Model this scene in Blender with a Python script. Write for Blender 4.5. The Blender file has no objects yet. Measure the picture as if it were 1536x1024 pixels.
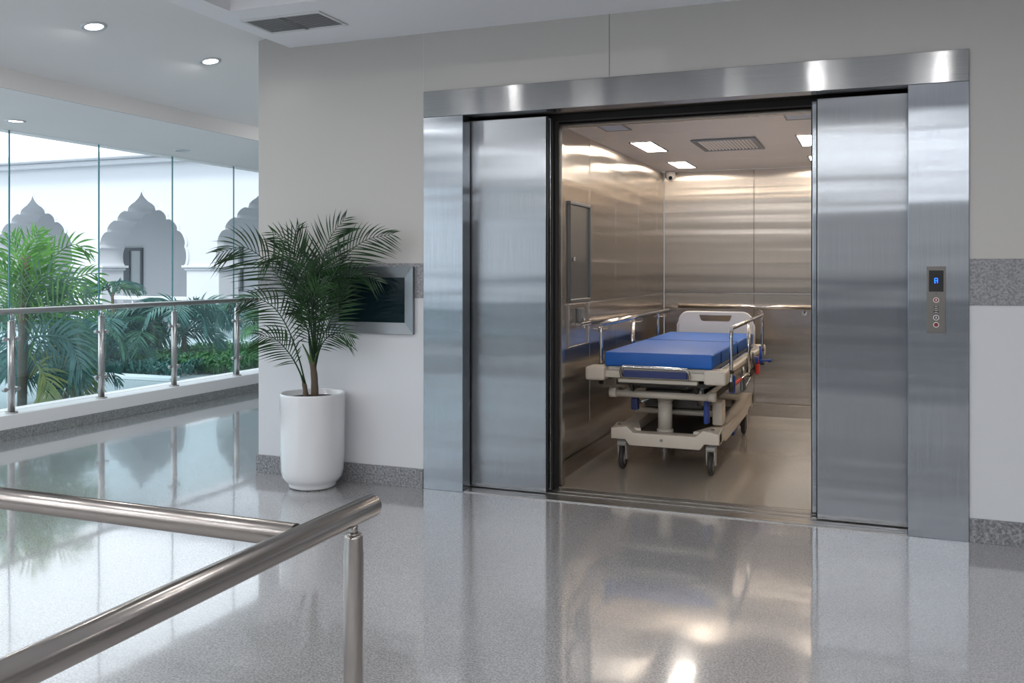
import bpy, bmesh, math, random
from math import sin, cos, pi, radians
from mathutils import Vector, Matrix
random.seed(7)
scn = bpy.context.scene
COL = scn.collection

# ------------------------------------------------------------------ helpers
def new_bm(): return bmesh.new()

def box(bm, x0, x1, y0, y1, z0, z1, bev=0, seg=2):
    t = bmesh.new()
    bmesh.ops.create_cube(t, size=1)
    for v in t.verts:
        v.co = Vector(((x0+x1)/2+v.co.x*(x1-x0), (y0+y1)/2+v.co.y*(y1-y0), (z0+z1)/2+v.co.z*(z1-z0)))
    if bev > 0:
        bev = min(bev, .49*min(abs(x1-x0), abs(y1-y0), abs(z1-z0)))
        bmesh.ops.bevel(t, geom=list(t.edges), offset=bev, segments=seg, profile=.6, affect='EDGES')
    merge(bm, t)
    return bm

def merge(bm, t, M=None):
    if M is not None: bmesh.ops.transform(t, matrix=M, verts=t.verts)
    me = bpy.data.meshes.new('tmp'); t.to_mesh(me); t.free()
    bm.from_mesh(me); bpy.data.meshes.remove(me)

def prism(bm, pts, axis, d0, d1, bev=0, seg=2, M=None):
    """polygon pts (u,v) extruded along axis 'x','y','z' from d0 to d1"""
    t = bmesh.new()
    def P(u, v, d):
        return {'x': (d, u, v), 'y': (u, d, v), 'z': (u, v, d)}[axis]
    a = [t.verts.new(P(u, v, d0)) for u, v in pts]
    b = [t.verts.new(P(u, v, d1)) for u, v in pts]
    n = len(pts)
    fa = t.faces.new(a); fb = t.faces.new(b)
    for i in range(n): t.faces.new((a[i], a[(i+1) % n], b[(i+1) % n], b[i]))
    bmesh.ops.recalc_face_normals(t, faces=t.faces)
    if bev:
        ed = [e for e in t.edges if (e in fa.edges or e in fb.edges)]
        bmesh.ops.bevel(t, geom=ed, offset=bev, segments=seg, profile=.6, affect='EDGES')
    ng = [f for f in t.faces if len(f.verts) > 4]
    if ng: bmesh.ops.triangulate(t, faces=ng)
    merge(bm, t, M)
    return bm

def catmull(pts, n=8):
    P = [Vector(p) for p in pts]
    if len(P) < 3: return P
    out = []
    Q = [P[0]*2-P[1]]+P+[P[-1]*2-P[-2]]
    for i in range(1, len(Q)-2):
        for k in range(n):
            t = k/n
            out.append(.5*((2*Q[i])+(Q[i+1]-Q[i-1])*t+(2*Q[i-1]-5*Q[i]+4*Q[i+1]-Q[i+2])*t*t+(3*Q[i]-Q[i-1]-3*Q[i+1]+Q[i+2])*t**3))
    out.append(P[-1])
    return out

def tube(bm, pts, r, seg=16, caps=True):
    """tube through pts; r a number or a list of radii"""
    P = [Vector(p) for p in pts]
    n = len(P)
    R = r if isinstance(r, (list, tuple)) else [r]*n
    up = Vector((0, 0, 1))
    d0 = (P[1]-P[0]).normalized()
    if abs(d0.dot(up)) > .95: up = Vector((0, 1, 0))
    nrm = d0.cross(up).normalized()
    rings = []
    for i in range(n):
        d = (P[min(i+1, n-1)]-P[max(i-1, 0)])
        d = d.normalized() if d.length > 1e-9 else d0
        nrm = (nrm-d*nrm.dot(d)).normalized()
        b = d.cross(nrm)
        rings.append([bm.verts.new(P[i]+(nrm*cos(2*pi*k/seg)+b*sin(2*pi*k/seg))*R[i]) for k in range(seg)])
    for i in range(n-1):
        for k in range(seg):
            f = bm.faces.new((rings[i][k], rings[i][(k+1) % seg], rings[i+1][(k+1) % seg], rings[i+1][k])); f.smooth = True
    if caps:
        bm.faces.new(rings[0][::-1]); bm.faces.new(rings[-1])
    return bm

def lathe(bm, prof, c=(0, 0, 0), seg=48):
    """profile of (r, z) revolved about z at c"""
    rings = []
    for r, z in prof:
        rings.append([bm.verts.new((c[0]+max(r, 1e-5)*cos(2*pi*k/seg), c[1]+max(r, 1e-5)*sin(2*pi*k/seg), c[2]+z)) for k in range(seg)])
    for i in range(len(rings)-1):
        for k in range(seg):
            f = bm.faces.new((rings[i][k], rings[i][(k+1) % seg], rings[i+1][(k+1) % seg], rings[i+1][k])); f.smooth = True
    return bm

def rounded(w0, w1, h0, h1, r, n=6):
    out = []
    for cx, cy, a in ((w1-r, h0+r, -90), (w1-r, h1-r, 0), (w0+r, h1-r, 90), (w0+r, h0+r, 180)):
        for k in range(n+1):
            t = radians(a+90*k/n); out.append((cx+r*cos(t), cy+r*sin(t)))
    return out

def box_uv(bm):
    uv = bm.loops.layers.uv.new('UVMap')
    for f in bm.faces:
        n = f.normal
        a = max(range(3), key=lambda i: abs(n[i]))
        for l in f.loops:
            c = l.vert.co
            l[uv].uv = {0: (c.y, c.z), 1: (c.x, c.z), 2: (c.x, c.y)}[a]

def obj(name, bm, mat, parent=None, smooth=False, angle=None):
    bm.normal_update()
    bmesh.ops.recalc_face_normals(bm, faces=bm.faces)
    if parent is not None:
        # parent chain may be nested: subtract world offset
        off = Vector((0, 0, 0)); p = parent
        while p is not None: off += p.location; p = p.parent
    else:
        xs = [v.co for v in bm.verts]
        off = Vector(((min(v.x for v in xs)+max(v.x for v in xs))/2, (min(v.y for v in xs)+max(v.y for v in xs))/2, min(v.z for v in xs)))
    box_uv(bm)
    for v in bm.verts: v.co -= off
    me = bpy.data.meshes.new(name); bm.to_mesh(me); bm.free()
    me.materials.append(mat)
    if smooth:
        for p in me.polygons: p.use_smooth = True
        try: me.set_sharp_from_angle(angle=radians(35))
        except Exception: pass
    o = bpy.data.objects.new(name, me); COL.objects.link(o)
    if parent is not None: o.parent = parent
    else: o.location = off
    return o

def tag(o, label, cat, group=None):
    o['label'] = label; o['category'] = cat
    if group: o['group'] = group
    return o

def objs(name, bm, mat, parent, smooth=False):
    """every separate piece of bm becomes an object of its own"""
    left = set(bm.verts); out = []
    me = bpy.data.meshes.new('tmp')
    groups = []
    while left:
        st = [left.pop()]; g = [st[0]]
        while st:
            for e in st.pop().link_edges:
                for v in e.verts:
                    if v in left: left.discard(v); st.append(v); g.append(v)
        groups.append(sorted(v.index for v in g) if False else set(g))
    bm.verts.index_update()
    idx = [set(v.index for v in g) for g in groups]
    for k, g in sorted(enumerate(idx), key=lambda q: min(q[1])):
        c = bm.copy(); c.verts.ensure_lookup_table()
        bmesh.ops.delete(c, geom=[v for v in c.verts if v.index not in g], context='VERTS')
        out.append(obj(name, c, mat, parent, smooth))
    bm.free(); return out

def struct(name, bm, mat, smooth=False):
    o = obj(name, bm, mat, smooth=smooth); o['kind'] = 'structure'; return o

def thing(name, label, cat, loc, group=None):
    o = bpy.data.objects.new(name, None); COL.objects.link(o); o.location = loc
    o.empty_display_size = .1
    return tag(o, label, cat, group)

# ------------------------------------------------------------------ materials
def mat(name, col=(.8, .8, .8), rough=.5, metal=0, **kw):
    m = bpy.data.materials.new(name); m.use_nodes = True
    b = m.node_tree.nodes['Principled BSDF']
    b.inputs['Base Color'].default_value = (*col, 1); b.inputs['Roughness'].default_value = rough
    b.inputs['Metallic'].default_value = metal
    for k, v in kw.items(): b.inputs[k.replace('_', ' ')].default_value = v
    return m

def nodes(m): return m.node_tree.nodes, m.node_tree.links, m.node_tree.nodes['Principled BSDF']

def mapping(m, scale, kind='Object'):
    N, L, b = nodes(m)
    tc = N.new('ShaderNodeTexCoord'); mp = N.new('ShaderNodeMapping'); mp.inputs['Scale'].default_value = scale
    L.new(tc.outputs[kind], mp.inputs['Vector']); return mp.outputs['Vector']

def noise(m, vec, scale, detail=3, rough=.5):
    N, L, b = nodes(m)
    n = N.new('ShaderNodeTexNoise'); n.inputs['Scale'].default_value = scale; n.inputs['Detail'].default_value = detail
    n.inputs['Roughness'].default_value = rough
    L.new(vec, n.inputs['Vector']); return n.outputs['Fac']

def ramp(m, fac, stops):
    N, L, b = nodes(m)
    r = N.new('ShaderNodeValToRGB'); L.new(fac, r.inputs['Fac'])
    e = r.color_ramp.elements
    while len(e) < len(stops): e.new(.5)
    for i, (p, c) in enumerate(stops): e[i].position = p; e[i].color = (*c, 1)
    return r.outputs['Color']

def bump(m, h, strength, dist, prev=None):
    N, L, b = nodes(m)
    k = N.new('ShaderNodeBump'); k.inputs['Strength'].default_value = strength; k.inputs['Distance'].default_value = dist
    L.new(h, k.inputs['Height'])
    if prev is not None: L.new(prev, k.inputs['Normal'])
    return k.outputs['Normal']

def painted(name, col, rough=.55, var=.03):
    m = mat(name, col, rough)
    N, L, b = nodes(m)
    v = mapping(m, (1, 1, 1))
    f = noise(m, v, 1.3, 4)
    c0 = tuple(max(0, x*(1-var)) for x in col); c1 = tuple(x*(1+var) for x in col)
    L.new(ramp(m, f, [(.3, c0), (.7, c1)]), b.inputs['Base Color'])
    return m

def steel(name, col=(.56, .58, .61), rough=.28, aniso=.85, rot=0.0, wave=(.3, .3, 5), wdist=.006, grain=(400, 400, 3), coltint=None):
    """brushed sheet steel: anisotropic gloss along the UV tangent, slight panel waviness and fine grain"""
    m = mat(name, col, rough, 1.0)
    N, L, b = nodes(m)
    b.inputs['Anisotropic'].default_value = aniso; b.inputs['Anisotropic Rotation'].default_value = rot
    tg = N.new('ShaderNodeTangent'); tg.direction_type = 'UV_MAP'; tg.uv_map = 'UVMap'
    L.new(tg.outputs['Tangent'], b.inputs['Tangent'])
    g = noise(m, mapping(m, grain), 1.0, 2)
    dk = tuple(c*.93 for c in col); lt = tuple(min(1, c*1.07) for c in col)
    L.new(ramp(m, g, [(.3, dk), (.7, lt)]), b.inputs['Base Color'])
    if wdist:
        w = noise(m, mapping(m, wave), 1.0, 1.5, .4)
        L.new(bump(m, w, 1.0, wdist), b.inputs['Normal'])
    return m

def granite(name, dark, mid, light, scale=180, rough=.35):
    m = mat(name, mid, rough)
    N, L, b = nodes(m)
    v = mapping(m, (1, 1, 1))
    f = noise(m, v, scale, 3, .7)
    L.new(ramp(m, f, [(.34, dark), (.5, mid), (.66, light)]), b.inputs['Base Color'])
    return m

def glassy(name, tint, refl=.6, rough=0.0):
    m = bpy.data.materials.new(name); m.use_nodes = True
    N = m.node_tree.nodes; L = m.node_tree.links; N.clear()
    out = N.new('ShaderNodeOutputMaterial'); mx = N.new('ShaderNodeMixShader')
    tr = N.new('ShaderNodeBsdfTransparent'); tr.inputs['Color'].default_value = (*tint, 1)
    gl = N.new('ShaderNodeBsdfGlossy'); gl.inputs['Roughness'].default_value = rough
    lw = N.new('ShaderNodeLayerWeight'); lw.inputs['Blend'].default_value = .5
    pw = N.new('ShaderNodeMath'); pw.operation = 'POWER'; pw.inputs[1].default_value = 5
    mu = N.new('ShaderNodeMath'); mu.operation = 'MULTIPLY_ADD'; mu.inputs[1].default_value = .9*refl; mu.inputs[2].default_value = .04*refl
    L.new(lw.outputs['Facing'], pw.inputs[0]); L.new(pw.outputs[0], mu.inputs[0]); L.new(mu.outputs[0], mx.inputs['Fac'])
    L.new(tr.outputs[0], mx.inputs[1]); L.new(gl.outputs[0], mx.inputs[2]); L.new(mx.outputs[0], out.inputs['Surface'])
    return m

def emit(name, col, s):
    m = mat(name, col, .4)
    b = m.node_tree.nodes['Principled BSDF']
    b.inputs['Emission Color'].default_value = (*col, 1); b.inputs['Emission Strength'].default_value = s
    return m

def leafmat(name, dark, light, trans=.25, rough=.45):
    m = mat(name, dark, rough)
    N, L, b = nodes(m)
    f = noise(m, mapping(m, (1, 1, 1)), 9, 3)
    c = ramp(m, f, [(.35, dark), (.68, light)])
    L.new(c, b.inputs['Base Color'])
    out = N['Material Output']
    t = N.new('ShaderNodeBsdfTranslucent'); L.new(c, t.inputs['Color'])
    mx = N.new('ShaderNodeMixShader'); mx.inputs['Fac'].default_value = trans
    L.new(b.outputs[0], mx.inputs[1]); L.new(t.outputs[0], mx.inputs[2]); L.new(mx.outputs[0], out.inputs['Surface'])
    return m

M = {}
M['ceiling'] = painted('ceiling_paint', (.88, .89, .93), .6, .01)
M['soffit'] = painted('gallery_paint', (.86, .87, .88), .6, .01)
M['beam'] = painted('beam_paint', (.60, .59, .585), .6, .01)
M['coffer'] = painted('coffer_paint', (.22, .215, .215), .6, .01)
M['hallwall'] = painted('hall_paint', (.50, .49, .48), .6, .02)
M['upstand'] = painted('upstand_paint', (.84, .84, .85), .4, .01)
M['granite_band'] = granite('granite_band', (.15, .15, .16), (.24, .24, .255), (.34, .34, .355), 80, .4)
M['granite_base'] = granite('granite_base', (.09, .09, .10), (.19, .19, .20), (.34, .34, .36), 75, .3)
M['granite_up'] = granite('granite_upstand', (.16, .17, .17), (.25, .26, .26), (.36, .37, .37), 70, .4)
M['steel_v'] = steel('brushed_steel_jamb', (.33, .355, .385), rough=.2, aniso=1.0, rot=0.0)
M['steel_door'] = steel('brushed_steel_door', (.30, .315, .335), rough=.2, aniso=1.0, rot=0.0, wave=(.4, .4, 5), wdist=.0055)
M['steel_h'] = steel('brushed_steel_header', (.33, .335, .34), rough=.18, aniso=1.0, rot=.25, wave=(2.2, .4, .8), wdist=.008, grain=(3, 400, 400))
M['steel_car'] = steel('brushed_steel_car', (.58, .525, .47), rough=.24, rot=0.0, aniso=1.0, wave=(.25, .25, 8), wdist=.0042)
M['steel_car_back'] = steel('brushed_steel_car_back', (.58, .525, .47), rough=.24, rot=0.0, aniso=1.0, wave=(.3, .3, 8), wdist=.0036)
M['steel_car_ceil'] = steel('car_ceiling_steel', (.80, .74, .70), rough=.3, aniso=.5, rot=0.0, wdist=0)
M['steel_car_ceil'].node_tree.nodes['Principled BSDF'].inputs['Metallic'].default_value = .55
M['steel_tube'] = mat('satin_steel_tube', (.36, .335, .315), .24, 1.0)
M['steel_bal'] = mat('balustrade_steel', (.50, .485, .475), .28, 1.0)
M['chrome'] = mat('polished_steel', (.72, .71, .70), .12, 1.0)
M['steel_frame'] = mat('satin_steel_frame', (.23, .24, .25), .32, 1.0)
M['steel_dark'] = mat('dark_steel_plate', (.22, .215, .205), .35, .9)
M['black'] = mat('black_rubber', (.012, .012, .012), .6)
M['shaft'] = mat('gap_fill_black', (.01, .01, .01), .9)
M['screen'] = mat('dark_screen_glass', (.004, .012, .016), .06, 0, Specular_IOR_Level=.12)
M['alu'] = mat('grooved_sill_metal', (.40, .385, .37), .3, 1.0)
M['pot'] = mat('white_glazed_ceramic', (.68, .69, .71), .12, 0, Coat_Weight=.5, Coat_Roughness=.05)
M['soil'] = painted('dark_potting_soil', (.018, .014, .011), .95, .4)
M['leaf'] = leafmat('potted_palm_leaf', (.005, .024, .008), (.02, .075, .016), .15, .35)
M['stem'] = painted('palm_stem', (.07, .12, .04), .5, .25)
M['trunk'] = painted('palm_trunk', (.10, .075, .05), .7, .3)
M['leaf_bright'] = leafmat('courtyard_leaf_bright', (0.045, 0.18, 0.038), (0.165, 0.413, 0.075), .4)
M['leaf_mid'] = leafmat('courtyard_leaf_mid', (0.035, 0.12, 0.075), (0.09, 0.23, 0.12), .3)
M['leaf_dark'] = leafmat('courtyard_leaf_blue_green', (0.04, 0.13, 0.115), (0.085, 0.22, 0.19), .3)
M['leaf_yellow'] = leafmat('courtyard_leaf_yellow', (0.165, 0.225, 0.045), (0.338, 0.338, 0.09), .4)
M['cover'] = leafmat('ground_cover_leaf', (0.045, 0.165, 0.045), (0.135, 0.315, 0.105), .3)
M['bldg'] = painted('white_stucco', (.60, .625, .66), .8, .01)
M['bldg_in'] = painted('shaded_stucco', (.62, .65, .68), .8, .01)
M['win_frame'] = mat('dark_window_frame', (.10, .12, .14), .5)
M['win_pane'] = mat('courtyard_window_pane', (.35, .40, .42), .1)
M['ground'] = painted('courtyard_paving', (.36, .38, .40), .6, .12)
M['kerb'] = painted('pale_kerb', (.70, .72, .74), .7, .03)
M['glass'] = glassy('clear_glazing', (.965, .98, .985), 1.1)
M['glass_rail'] = glassy('green_tinted_glass', (.84, .93, .94), 1.4)
M['glass_edge'] = mat('glass_edge_green', (.05, .22, .25), .2, 0)
M['cream'] = mat('cream_plastic', (.60, .54, .46), .38)
M['cream2'] = mat('cream_enamel_metal', (.60, .55, .47), .35)
M['headboard'] = mat('pale_headboard_plastic', (.62, .60, .58), .35)
M['blue'] = painted('blue_vinyl', (.004, .11, .46), .42, .05)
M['blue_part'] = mat('blue_plastic', (.006, .04, .26), .4)
M['darkblue'] = mat('dark_blue_plastic', (.006, .02, .12), .4)
M['red'] = mat('red_plastic', (.62, .04, .02), .4)
M['tyre'] = mat('grey_rubber_tyre', (.035, .034, .033), .55)
M['hub'] = mat('grey_wheel_hub', (.35, .33, .31), .4)
M['under'] = mat('dark_underframe', (.05, .045, .04), .5, .4)
M['light_on'] = emit('downlight_lens', (1, 1, 1), 14)
M['light_off'] = mat('downlight_lens_off', (.55, .58, .60), .3)
M['car_on'] = emit('car_light_lens', (1, .90, .78), 34)
M['car_off'] = mat('car_light_lens_off', (.50, .55, .66), .3)
M['ring'] = mat('downlight_trim', (.62, .65, .68), .3, .5)
M['vent'] = mat('vent_metal', (.70, .71, .73), .45)
M['vent_dark'] = mat('vent_duct', (.17, .17, .17), .8)
M['cam_white'] = mat('camera_housing', (.75, .70, .64), .3)
M['blue_led'] = emit('blue_led', (.01, .14, 1), 2.6)
M['btn_ring'] = emit('button_ring', (.75, .70, .70), .25)
M['btn_red'] = mat('button_red', (.16, .015, .02), .4)
M['btn_dark'] = mat('button_dark', (.03, .03, .03), .4)
M['lop'] = mat('button_plate_steel', (.16, .155, .145), .36, .9)

# two-tone wall: warm grey above the band, cool white below; panel joints
def wall_mat():
    m = mat('panelled_wall', (.6, .6, .6), .38)
    N, L, b = nodes(m)
    g = N.new('ShaderNodeNewGeometry'); sp = N.new('ShaderNodeSeparateXYZ'); L.new(g.outputs['Position'], sp.inputs[0])
    gt = N.new('ShaderNodeMath'); gt.operation = 'GREATER_THAN'; gt.inputs[1].default_value = 1.33; L.new(sp.outputs['Z'], gt.inputs[0])
    mx = N.new('ShaderNodeMix'); mx.data_type = 'RGBA'
    L.new(gt.outputs[0], mx.inputs['Factor'])
    mx.inputs['A'].default_value = (.60, .61, .635, 1); mx.inputs['B'].default_value = (.50, .485, .46, 1)
    L.new(mx.outputs['Result'], b.inputs['Base Color'])
    return m
M['wall'] = wall_mat()

def floor_mat(name, dark, mid, light, rough, coat):
    m = mat(name, mid, rough, 0, Coat_Weight=coat, Coat_Roughness=.05, Coat_IOR=1.48)
    N, L, b = nodes(m)
    v = mapping(m, (1, 1, 1))
    f = noise(m, v, 140, 2, .6)
    f2 = noise(m, v, 1.1, 3)
    c = ramp(m, f, [(.36, dark), (.5, mid), (.64, light)])
    mx = N.new('ShaderNodeMix'); mx.data_type = 'RGBA'; mx.blend_type = 'MULTIPLY'; mx.inputs['Factor'].default_value = 1
    L.new(c, mx.inputs['A']); L.new(ramp(m, f2, [(.3, (.93, .93, .93)), (.7, (1, 1, 1))]), mx.inputs['B'])
    L.new(mx.outputs['Result'], b.inputs['Base Color'])
    w = noise(m, mapping(m, (1, 1, 1)), 1.6, 2)
    L.new(bump(m, w, 1.0, .0015), b.inputs['Normal'])
    L.new(bump(m, w, 1.0, .0015), b.inputs['Coat Normal'])
    return m
M['floor'] = floor_mat('polished_terrazzo', (.24, .236, .242), (.35, .345, .352), (.46, .455, .46), .13, 1.0)
M['car_floor'] = floor_mat('lift_floor_vinyl', (.40, .35, .29), (.44, .385, .32), (.47, .41, .35), .16, .8)

# ------------------------------------------------------------------ hall shell
XL, XR, YB, YE, ZC = -6.6, 5.0, -14.0, 9.0, 2.91
WL = -3.955                       # free left end of the lift wall
b = new_bm(); box(b, -6.615, XR, YB, 0.0, -.12, 0); box(b, -6.615, WL, 0.0, YE, -.12, 0)
struct('floor', b, M['floor'])

b = new_bm()                                        # lift wall with the door opening left free
box(b, WL, -2.677, 0, .09, 0, 3.1); box(b, .46, XR, 0, .09, 0, 3.1); box(b, -2.677, .46, 0, .09, 2.536, 3.1)
box(b, WL, WL+.1, .09, YE, 0, 3.1)
struct('wall_front', b, M['wall'])
for i, x in enumerate((-2.677, -1.452)):
    b = new_bm(); box(b, x-.002, x+.002, -.0015, .001, 2.54 if i else 2.54, 2.91); struct('trim_%d' % (i+1), b, M['beam'] if i == 0 else M['coffer'])
b = new_bm(); box(b, WL-.003, -2.679, -.004, .001, 1.216, 1.44); struct('trim_3', b, M['granite_band'])
b = new_bm(); box(b, .462, XR, -.004, .001, 1.216, 1.455); struct('trim_4', b, M['granite_band'])
b = new_bm(); box(b, WL-.012, -2.679, -.014, 0, 0, .123, .002); box(b, WL-.012, WL, 0, YE, 0, .123)
struct('baseboard_front', b, M['granite_base'])
b = new_bm(); box(b, .462, XR, -.014, 0, 0, .123, .002); struct('baseboard_front.001', b, M['granite_base'])
b = new_bm(); box(b, XR, XR+.1, YB, .09, 0, 3.1); struct('wall_right', b, M['hallwall'])
b = new_bm(); box(b, XL-.4, XR+.1, YB-.1, YB, 0, 3.1); struct('wall_back', b, M['hallwall'])
b = new_bm(); box(b, XL-.4, WL, YE, YE+.1, 0, 3.1); struct('wall_end', b, M['hallwall'])

b = new_bm(); box(b, XL, XR, YB, YB+.02, .12, 1.0); struct('trim_9', b, M['granite_base'])  # unseen dark band added to reflect as a dark stripe in the steel
# ceilings: main slab with a coffer, the gallery ceiling falling to the beam, the soffit by the glazing
SE = -3.70                                         # left edge of the slab
CX0, CX1, CY0, CY1 = -3.50, -1.2, -3.2, -.87     # coffer opening
b = new_bm()
box(b, SE, CX0, YB, 0, ZC, 3.05); box(b, CX1, XR, YB, 0, ZC, 3.05)
box(b, CX0, CX1, CY1, 0, ZC, 3.05); box(b, CX0, CX1, YB, CY0, ZC, 3.05)
struct('ceiling', b, M['ceiling'])
b = new_bm()
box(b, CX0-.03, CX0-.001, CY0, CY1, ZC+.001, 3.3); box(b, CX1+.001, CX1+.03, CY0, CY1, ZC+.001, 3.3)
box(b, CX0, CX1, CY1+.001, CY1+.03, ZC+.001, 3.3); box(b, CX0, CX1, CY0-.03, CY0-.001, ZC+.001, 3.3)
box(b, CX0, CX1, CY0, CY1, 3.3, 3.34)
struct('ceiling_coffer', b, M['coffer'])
BX, ZB, ZG = -5.27, 2.585, 2.71
b = new_bm(); prism(b, [(BX, ZG), (SE, 3.03), (SE, 3.4), (BX, 3.4)], 'y', YB, YE)
struct('ceiling_gallery', b, M['soffit'])
b = new_bm(); box(b, BX-.02, BX, YB, YE, ZB, 3.4); struct('trim_5', b, M['beam'])
b = new_bm(); box(b, XL-.4, BX-.02, YB, YE, ZB, 3.4); struct('ceiling_soffit', b, M['soffit'])
b = new_bm(); box(b, XL-.6, XR+.1, YB-.1, YE+.1, 3.42, 3.6); struct('roof', b, M['hallwall'])

# upstand under the balustrade
b = new_bm(); box(b, -6.98, -6.615, YB, YE, 0, .2, .004); struct('trim_6', b, M['upstand'])
b = new_bm(); box(b, -6.615, -6.60, YB, YE, 0, .088, .002); struct('baseboard_left', b, M['granite_up'])

# full-height glazing: one pane per bay with green edges
GX = -6.84
joints = [-13.9, -10.4, -7.9, -5.4, -2.95, -1.5, -.55, .43, 1.40, 2.38, 3.37, 4.36, 5.4, 6.9, 8.9]
for i in range(len(joints)-1):
    b = new_bm(); box(b, GX-.006, GX+.006, joints[i]+.004, joints[i+1]-.004, .2, ZB)
    w = obj('window_%d' % (i+1), b, M['glass']); w['kind'] = 'structure'
    e = new_bm(); box(e, GX-.0065, GX+.0065, joints[i+1]-.004, joints[i+1]+.004, .2, ZB)
    obj('glass_edge', e, M['glass_edge'], w)

# balustrade with posts, spider clamps, glass infill, tubular handrail
posts = [-8.9, -6.4, -3.9, -2.6, -1.63, -.65, .335, 1.295, 2.25, 3.25, 4.25, 5.6, 7.2]
t = thing('balustrade', 'stainless steel balustrade with round handrail and glass panels along the gallery window', 'balustrade', (-6.7, .3, .2))
b = new_bm(); tube(b, [(-6.70, -9.5, 1.05), (-6.70, 8.9, 1.05)], .025, 20); obj('handrail', b, M['steel_bal'], t)
for y in posts:
    b = new_bm(); tube(b, [(-6.70, y, .205), (-6.70, y, .965)], .028, 20); p = obj('post', b, M['steel_bal'], t)
    b = new_bm(); tube(b, [(-6.70, y, .2), (-6.70, y, .212)], .05, 24); obj('base_flange', b, M['steel_bal'], p)
    b = new_bm(); tube(b, [(-6.70, y, .965), (-6.70, y, .975)], .018, 16); tube(b, [(-6.70, y, .97), (-6.70, y, 1.03)], .008, 10)
    obj('stem', b, M['steel_bal'], p)
    for z in (.40, .82):
        b = new_bm(); tube(b, [(-6.70, y-.075, z), (-6.70, y+.075, z)], .009, 12)
        for s in (-1, 1):
            tube(b, [(-6.715, y+s*.062, z), (-6.685, y+s*.062, z)], .018, 16)
        obj('glass_clamp', b, M['steel_bal'], p)
for i in range(len(posts)-1):
    b = new_bm(); box(b, -6.706, -6.696, posts[i]+.045, posts[i+1]-.045, .25, .955, .002, 1)
    obj('glass_panel', b, M['glass_rail'], t)

# ------------------------------------------------------------------ downlights
def downlight(loc, tilt, label, on=True):
    t = thing('ceiling_downlight', label, 'ceiling light', loc, None)
    x, y, z = loc
    R = Matrix.Translation(loc) @ Matrix.Rotation(tilt, 4, 'Y')
    b = new_bm(); lathe(b, [(.052, .004), (.052, -.004), (.058, -.007), (.072, -.006), (.076, 0), (.076, .003)], (0, 0, 0), 40)
    bmesh.ops.transform(b, matrix=R, verts=b.verts); obj('trim_ring', b, M['ring'], t)
    b = new_bm(); lathe(b, [(0, -.003), (.050, -.002), (.052, .002)], (0, 0, 0), 40)
    bmesh.ops.transform(b, matrix=R, verts=b.verts); obj('lens', b, M['light_on'] if on else M['light_off'], t)
    return t
slope = -math.atan2(3.03-ZG, SE-BX)
def zs(x): return ZG+(x-BX)*(3.03-ZG)/(SE-BX)-.002
downlight((-4.42, -.99, zs(-4.42)), slope, 'round lit downlight nearest the camera, in the upper gallery ceiling', True)
downlight((-4.40, .04, zs(-4.40)), slope, 'round lit downlight in the upper gallery ceiling, closer to the lift wall', True)
downlight((-6.36, .09, ZB-.002), 0, 'round lit downlight in the low soffit above the glazing', True)
downlight((-6.40, 2.02, ZB-.002), 0, 'unlit grey downlight in the low soffit above the glazing', False)

# hall ceiling vent
t = thing('ceiling_vent', 'rectangular two-bay louvred air vent in the main ceiling beside the coffer', 'air vent', (-3.29, -.52, ZC))
b = new_bm()
vx0, vx1, vy0, vy1 = -3.575, -3.01, -.69, -.365
for a in ((vx0, vx1, vy0, vy0+.022), (vx0, vx1, vy1-.022, vy1), (vx0, vx0+.022, vy0+.022, vy1-.022), (vx1-.022, vx1, vy0+.022, vy1-.022)):
    box(b, a[0], a[1], a[2], a[3], ZC-.008, ZC-.0005, .002, 1)
obj('frame', b, M['vent'], t)
b = new_bm(); box(b, (vx0+vx1)/2-.012, (vx0+vx1)/2+.012, vy0+.022, vy1-.022, ZC-.009, ZC-.001, .001, 1); obj('divider', b, M['vent_dark'], t)
b = new_bm(); box(b, vx0+.02, vx1-.02, vy0+.02, vy1-.02, ZC-.0015, ZC-.0005); obj('backing', b, M['vent_dark'], t)
for s in (0, 1):
    xa = vx0+.026 if s == 0 else (vx0+vx1)/2+.016
    xb = (vx0+vx1)/2-.016 if s == 0 else vx1-.026
    b = new_bm()
    for k in range(13):
        y = vy0+.034+k*.0213
        prism(b, [(y-.009, ZC-.008), (y-.007, ZC-.009), (y+.008, ZC-.003), (y+.006, ZC-.002)], 'x', xa, xb)
    obj('louvre', b, M['vent'], t)

# ------------------------------------------------------------------ lift entrance
t = thing('lift_door_frame', 'wide brushed steel frame around the open lift doorway', 'door frame', (-1.1, .04, 0))
HZ = 2.37
b = new_bm(); box(b, -2.675, -2.40, -.012, .10, 0, HZ-.001, .0015, 1); obj('jamb', b, M['steel_v'], t)
b = new_bm(); box(b, .17, .458, -.012, .10, 0, HZ-.001, .0015, 1); obj('jamb', b, M['steel_v'], t)
b = new_bm(); box(b, -2.675, .458, -.012, .10, HZ, 2.535, .0015, 1); obj('header', b, M['steel_h'], t)
b = new_bm(); box(b, -2.39, .16, .104, .235, 2.372, 2.39, .001, 1); obj('soffit', b, M['steel_car'], t)

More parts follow.
